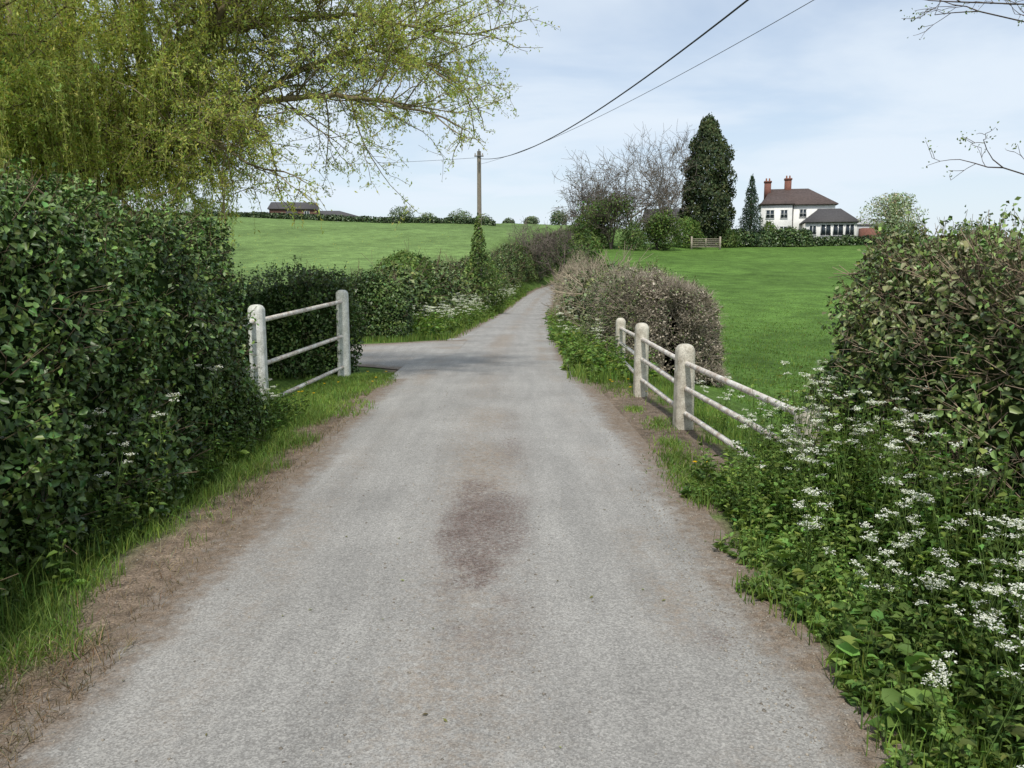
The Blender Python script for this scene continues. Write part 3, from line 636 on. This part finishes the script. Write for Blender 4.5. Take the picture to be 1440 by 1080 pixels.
for tp in tips:
    xx_=tp[1][0]
    pr=.46 if xx_<-4.4 else (.28 if xx_<-3.6 else .02)
    if rw.random()>pr: continue
    p=tp[1].copy()
    L_=rw.uniform(.5,1.7) if xx_<-4.4 else rw.uniform(.3,.8)
    L_=min(L_,max(.15,p[2]-2.0));k=max(3,int(L_/.16));sway=rw.normal(0,.14,2);Q=[p]
    dd=tp[2]*.5
    for q in range(k):
        dd=dd*.55+np.array([sway[0]*.4,sway[1]*.4,-.55]);dd/=np.linalg.norm(dd);Q.append(Q[-1]+dd*L_/k)
    Q=np.array(Q);tubes(W,Q[:-1],Q[1:],.0022,.0018,np.array([.35,.35,.1]),3)
    m=int(L_/.032);t=rw.random(m)*k;ii=np.minimum(t.astype(int),k-1);fr=(t-ii)[:,None]
    P=Q[ii]*(1-fr)+Q[ii+1]*fr+rw.normal(0,.022,(m,3))
    leaves(LF,P,rw.normal(size=(m,3)),.062*rw.uniform(.6,1.2,m),.28,leafcol(P,wd,wl,1.1,61,.15),T=np.array([0,0,-1.])+rw.normal(0,.5,(m,3)))
W.build("trunk_and_branches",M_twig,e);LF.build("leaves",M_wil,e)
e=empty("roadside_tree");W=Acc();LF=Acc();starts=[]
for q,r0,r1 in [([(5.9,6.2,-.5),(5.8,6.2,2),(5.6,6.1,4.5),(5.5,6,6)],.14,.06),([(5.8,6.2,2.2),(4.8,6.1,2.25),(4.0,6,2.3),(3.6,6,2.42)],.02,.005),([(5.7,6.1,3.2),(4.8,6,3.42),(3.8,6,3.55),(3.2,6,3.57)],.02,.005),([(5.7,6.1,3.0),(4.8,6,3.3),(4.0,6.2,3.45),(3.5,6.3,3.6)],.015,.005)]:
    q=np.array(q);tubes(W,q[:-1],q[1:],np.linspace(r0,r1,3),np.linspace(r0,r1,4)[1:],np.array([.09,.07,.055]),6)
    if r0<.05:
        for k in (1,2,3,3): starts.append((q[k],q[k]-q[k-1]+rw.normal(0,.2,3)*.5,.3,.005))
    else:
        for k in (2,3): 
            for _ in range(3): starts.append((q[k],np.array([rw.uniform(.2,1),rw.normal(0,.6),.6]),1.3,.03))
A,B,ra,rb,tips=grow(starts,3,.0022,up=.03,seed=9,spread=.65,kids=(1,3),ratio=.62)
tubes(W,A,B,ra,rb,np.array([.10,.075,.06]),4)
P=np.array([t[1] for t in tips]);P=P[rw.integers(0,len(P),500)]+rw.normal(0,.02,(500,3))
leaves(LF,P,rw.normal(size=(500,3)),.022,.6,leafcol(P,(.08,.12,.02),(.2,.26,.05),1,3))
W.build("trunk_and_branches",M_wood,e);LF.build("buds",M_soft,e)
# ---------------------------------------------------------------- utility pole + wires
e=empty("utility_pole");g=float(H(-1.93,48)[0]);W=Acc()
tubes(W,[(-1.93,48,g-.3),(-1.93,48,4)],[(-1.93,48,4),(-1.93,48,8.75)],np.array([.16,.14]),np.array([.14,.115]),np.array([.22,.19,.15]),14)
W.build("pole_shaft",M_wood,e,True)
W=Acc()
tubes(W,[(-2.2,47.85,8.45),(-1.93,47.84,8.6),(-1.93,47.84,8.1)],[(-1.66,47.85,8.45),(-1.93,47.84,8.85),(-1.93,47.84,7.6)],.035,.035,np.array([.1,.1,.1]),8)
tubes(W,[(-2.15,47.85,8.45),(-1.72,47.85,8.45)],[(-2.15,47.85,8.62),(-1.72,47.85,8.62)],.05,.03,np.array([.35,.33,.3]),8)
W.build("crossarm_and_insulators",M_stone,e)
W=Acc()
def wire(a,b,sag,r,n=60):
    a=np.array(a,float);b=np.array(b,float);t=np.linspace(0,1,n)[:,None];Q=a+(b-a)*t;Q[:,2]-=(4*sag*t*(1-t))[:,0]
    tubes(W,Q[:-1],Q[1:],r,r,np.array([.05,.05,.05]),6)
wire((-1.9,47.8,8.3),(8.3,-14,8.4),2.4,.016)
wire((-1.8,47.8,8.0),(13.4,-14,8.9),1.5,.007)
wire((-1.95,48.1,8.4),(-42,75,13.5),1.0,.010)
W.build("overhead_wires",M_stone,e)
# ---------------------------------------------------------------- buildings
def flat(name,col,rough=.8,sc=3,amt=.15,rows=0):
    m,nt,b,o=newmat(name);N=nt.nodes;Lk=nt.links;tc=N.new("ShaderNodeTexCoord")
    n=N.new("ShaderNodeTexNoise");n.inputs["Scale"].default_value=sc;n.inputs["Detail"].default_value=8;Lk.new(tc.outputs["Object"],n.inputs[0])
    mr=N.new("ShaderNodeMapRange");mr.inputs[1].default_value=.3;mr.inputs[2].default_value=.7;mr.inputs[3].default_value=1-amt;mr.inputs[4].default_value=1+amt;Lk.new(n.outputs[0],mr.inputs[0])
    rg=N.new("ShaderNodeRGB");rg.outputs[0].default_value=(*col,1)
    g=N.new("ShaderNodeVectorMath");g.operation='SCALE';Lk.new(rg.outputs[0],g.inputs[0]);Lk.new(mr.outputs[0],g.inputs["Scale"])
    cur=g.outputs[0]
    if rows:
        w=N.new("ShaderNodeTexWave");w.wave_type='BANDS';w.bands_direction='Z';w.inputs["Scale"].default_value=rows;w.inputs["Distortion"].default_value=.4;Lk.new(tc.outputs["Object"],w.inputs[0])
        m2=N.new("ShaderNodeMapRange");m2.inputs[3].default_value=.75;m2.inputs[4].default_value=1.1;Lk.new(w.outputs[1],m2.inputs[0])
        g2=N.new("ShaderNodeVectorMath");g2.operation='SCALE';Lk.new(cur,g2.inputs[0]);Lk.new(m2.outputs[0],g2.inputs["Scale"]);cur=g2.outputs[0]
    Lk.new(cur,b.inputs["Base Color"]);b.inputs["Roughness"].default_value=rough;return m
M_render=flat("white_render",(.74,.73,.69),.85,1.2,.10)
M_tile=flat("roof_tile",(.085,.06,.052),.85,4,.3,3)
M_brick=flat("brick",(.20,.085,.062),.9,6,.25,4)
M_glass,_,bb,_2=newmat("window_glass");bb.inputs["Base Color"].default_value=(.03,.04,.05,1);bb.inputs["Roughness"].default_value=.08
M_frame=flat("window_frame",(.7,.7,.68),.5,2,.03)
M_slate=flat("slate_roof",(.065,.06,.06),.8,4,.2,3)
M_steel=flat("sheet_cladding",(.33,.34,.34),.6,3,.15)
def xf(o,loc,rz,sc=1): o.location=loc;o.rotation_euler=(0,0,rz);o.scale=(sc,sc,sc)
def box(parent,name,x0,x1,y0,y1,z0,z1,mat):
    V=[(x0,y0,z0),(x1,y0,z0),(x1,y1,z0),(x0,y1,z0),(x0,y0,z1),(x1,y0,z1),(x1,y1,z1),(x0,y1,z1)]
    return mesh_np(name,V,[[(3,2,1,0),(4,5,6,7),(0,1,5,4),(1,2,6,5),(2,3,7,6),(3,0,4,7)]],mat,None,parent)
def hip(parent,name,x0,x1,y0,y1,z0,rise,mat,il,ir,ov=.35,th=.14):
    x0-=ov;x1+=ov;y0-=ov;y1+=ov;ym=(y0+y1)/2
    V=[(x0,y0,z0),(x1,y0,z0),(x1,y1,z0),(x0,y1,z0),(x0,y0,z0-th),(x1,y0,z0-th),(x1,y1,z0-th),(x0,y1,z0-th),(x0+il,ym,z0+rise),(x1-ir,ym,z0+rise)]
    return mesh_np(name,V,[[(0,1,9,8),(2,3,8,9),(4,5,1,0),(5,6,2,1),(6,7,3,2),(7,4,0,3),(7,6,5,4)],[(1,2,9),(3,0,8)]],mat,None,parent)
def window(parent,x,z,w,h,y,cols=2,rows=2,k=0):
    box(parent,"window_glass_%d"%k,x-w/2,x+w/2,y-.03,y+.01,z,z+h,M_glass)
    t=.07
    box(parent,"frame_bottom_%d"%k,x-w/2-t,x+w/2+t,y-.10,y+.012,z-t,z,M_frame);box(parent,"frame_top_%d"%k,x-w/2-t,x+w/2+t,y-.08,y+.012,z+h,z+h+t,M_frame)
    for c_ in range(cols+1):
        xc=x-w/2+w*c_/cols;box(parent,"mullion_%d_%d"%(k,c_),xc-t/2,xc+t/2,y-.07,y-.034,z+.002,z+h-.002,M_frame)
    for r_ in range(1,rows): box(parent,"transom_%d_%d"%(k,r_),x-w/2+.04,x+w/2-.04,y-.062,y-.036,z+h*r_/rows-.025,z+h*r_/rows+.025,M_frame)
hz=float(H(38,110)[0])
e=empty("white_farmhouse")
box(e,"main_walls",-4.9,4.7,0,7,-1.5,5.1,M_render)
hip(e,"main_roof",-4.9,4.7,0,7,5.1,2.5,M_tile,1.4,3.6)
box(e,"left_wing_walls",-5.4,-1.2,-1.2,-.003,-1.5,4.9,M_render)
hip(e,"left_wing_roof",-5.4,-1.2,-1.2,1.5,5.12,1.15,M_tile,1.6,1.6,.3)
for k,(cx,cy,ht) in enumerate([(-4.3,2.9,8.7),(-1.4,3.6,9.1)]):
    box(e,"chimney_%d"%k,cx-.45,cx+.45,cy-.4,cy+.4,6,ht-.25,M_brick);box(e,"chimney_cap_%d"%k,cx-.53,cx+.53,cy-.48,cy+.48,ht-.25,ht,M_brick)
    W=Acc();tubes(W,[(cx-.22,cy,ht),(cx+.22,cy,ht)],[(cx-.22,cy,ht+.4),(cx+.22,cy,ht+.4)],.12,.1,np.array([.3,.12,.07]),10);W.build("chimney_pots_%d"%k,M_stone,e)
for k,(wx,wz,ww,wh,wy,c_) in enumerate([(-4.2,3.1,1.1,1.1,-1.203,2),(-2.3,3.1,.9,1.1,-1.203,2),(-4.2,.7,1.3,1.2,-1.203,3),(.4,3.3,.9,1.05,-.003,2),(2.9,3.3,1.1,1.05,-.003,2),(-2.3,.7,1.,1.2,-1.203,2)]):
    window(e,wx,wz,ww,wh,wy,c_,2,k)
box(e,"drainpipe",-1.0,-.9,-.12,-.004,-.8,5,M_slate)
box(e,"extension_walls",.3,6.9,-4.2,-.004,-1.5,2.35,M_render)
hip(e,"extension_roof",.3,6.9,-4.2,-.1,2.35,1.9,M_slate,2.2,2.2,.35)
for k,(wx,ww) in enumerate([(2.9,1.3),(4.5,1.3),(6.0,1.1)]): window(e,wx,.45,ww,1.5,-4.203,2,1,20+k)
window(e,1.2,.6,.9,1.2,-4.203,2,1,30)
xf(e,(39.0,110,hz+.5),math.radians(-12),.95)
e=empty("farm_outbuilding");z0=float(H(50,118)[0])
box(e,"walls",-3,3,0,5,-1,2.4,M_steel);hip(e,"roof",-3,3,0,5,2.4,.9,M_steel,.1,.1,.2);box(e,"lean_to",-.5,2.9,-1.6,-.004,-1,1.7,M_brick);window(e,-1.8,.8,1,.9,-.003,2,1,1)
xf(e,(51.0,118,z0+.5),-.1)
e=empty("outbuilding");z0=float(H(22,118)[0])
box(e,"walls",-3,3,0,5,-1,3.2,M_render);hip(e,"roof",-3,3,0,5,3.2,1.6,M_slate,.1,.1,.3);window(e,.8,1.2,1,1,-.003,2,1,1)
xf(e,(23,118,z0+.3),0)
M_brickd=flat("dark_brick",(.14,.07,.052),.9,6,.25,4)
e=empty("brick_barn");z0=float(H(-46,166)[0])
box(e,"walls",-4.5,4.5,0,7,-2,2.0,M_brickd);hip(e,"roof",-4.5,4.5,0,7,2.0,1.6,M_slate,.1,.1,.3);box(e,"door",-1.2,1.2,-.08,-.003,-1,1.7,M_slate);window(e,3.0,.6,1,.9,-.003,2,1,1)
xf(e,(-45,166,z0+.3),.1)
e=empty("low_barn")
box(e,"walls",-4.5,4.5,0,8,-2,1.2,M_steel);hip(e,"roof",-4.5,4.5,0,8,1.2,1.5,M_slate,.2,5,.3)
xf(e,(-37,172,float(H(-36,172)[0])+.4),.05)
e=empty("wooden_field_gate");M_gate=flat("weathered_wood",(.32,.28,.22),.9,8,.3)
gx0,gy0=21.2,95.;gz=float(H(22.5,95)[0])
for k in range(5): box(e,"bar_%d"%k,0,3.2,-.03,.03,.25+k*.23,.33+k*.23,M_gate)
for k,x_ in enumerate((-.1,3.3)): box(e,"gate_post_%d"%k,x_-.09,x_+.09,-.09,.09,-.3,1.5,M_gate)
box(e,"upright",1.55,1.65,-.06,-.032,.2,1.28,M_gate)
xf(e,(gx0,gy0,gz),.05)
# ---------------------------------------------------------------- world & sun
el=math.radians(57);az=math.radians(180+6)
sd=Vector((math.sin(az)*math.cos(el),math.cos(az)*math.cos(el),math.sin(el)))
L=bpy.data.lights.new("sun",'SUN');L.energy=3.5;L.angle=math.radians(4);L.color=(1,.955,.885)
lo_=bpy.data.objects.new("sun",L);S.collection.objects.link(lo_);lo_.rotation_euler=(-sd).to_track_quat('-Z','Y').to_euler()
w=bpy.data.worlds.new("World");S.world=w;w.use_nodes=True;nt=w.node_tree;N=nt.nodes;Lk=nt.links
bg=N["Background"];bg.inputs[1].default_value=.15
sky=N.new("ShaderNodeTexSky");sky.sky_type='NISHITA';sky.sun_disc=False;sky.sun_elevation=el;sky.sun_rotation=az;sky.dust_density=1.2;sky.air_density=1.0;sky.ozone_density=1.2
tc=N.new("ShaderNodeTexCoord");sx_=N.new("ShaderNodeSeparateXYZ");Lk.new(tc.outputs["Generated"],sx_.inputs[0])
ad=N.new("ShaderNodeMath");ad.operation='ADD';ad.inputs[1].default_value=.12;Lk.new(sx_.outputs[2],ad.inputs[0])
mx=N.new("ShaderNodeMath");mx.operation='MAXIMUM';mx.inputs[1].default_value=.05;Lk.new(ad.outputs[0],mx.inputs[0])
dx=N.new("ShaderNodeMath");dx.operation='DIVIDE';Lk.new(sx_.outputs[0],dx.inputs[0]);Lk.new(mx.outputs[0],dx.inputs[1])
dy=N.new("ShaderNodeMath");dy.operation='DIVIDE';Lk.new(sx_.outputs[1],dy.inputs[0]);Lk.new(mx.outputs[0],dy.inputs[1])
cb=N.new("ShaderNodeCombineXYZ");Lk.new(dx.outputs[0],cb.inputs[0]);Lk.new(dy.outputs[0],cb.inputs[1])
nz=N.new("ShaderNodeTexNoise");nz.inputs["Scale"].default_value=.85;nz.inputs["Detail"].default_value=6;nz.inputs["Roughness"].default_value=.52;nz.inputs["Distortion"].default_value=.4;Lk.new(cb.outputs[0],nz.inputs[0])
mr=N.new("ShaderNodeMapRange");mr.interpolation_type='SMOOTHSTEP';mr.inputs[1].default_value=.34;mr.inputs[2].default_value=.62;mr.inputs[3].default_value=.42;mr.inputs[4].default_value=.92;Lk.new(nz.outputs[0],mr.inputs[0])
hzn=N.new("ShaderNodeMapRange");hzn.inputs[1].default_value=0;hzn.inputs[2].default_value=.25;hzn.inputs[3].default_value=.88;hzn.inputs[4].default_value=.3;Lk.new(sx_.outputs[2],hzn.inputs[0])
mm=N.new("ShaderNodeMath");mm.operation='MAXIMUM';Lk.new(mr.outputs[0],mm.inputs[0]);Lk.new(hzn.outputs[0],mm.inputs[1])
mc=N.new("ShaderNodeMix");mc.data_type='RGBA';Lk.new(mm.outputs[0],mc.inputs[0]);Lk.new(sky.outputs[0],mc.inputs[6]);mc.inputs[7].default_value=(5.4,6.0,6.65,1)
Lk.new(mc.outputs[2],bg.inputs[0])
# ---------------------------------------------------------------- camera
cd=bpy.data.cameras.new("camera");cd.lens=28;cd.sensor_width=36;cd.clip_end=4000;cd.clip_start=.05
co=bpy.data.objects.new("camera",cd);S.collection.objects.link(co);co.location=(0,0,1.65);co.rotation_euler=(math.radians(90-7.88),0,0)
S.camera=co
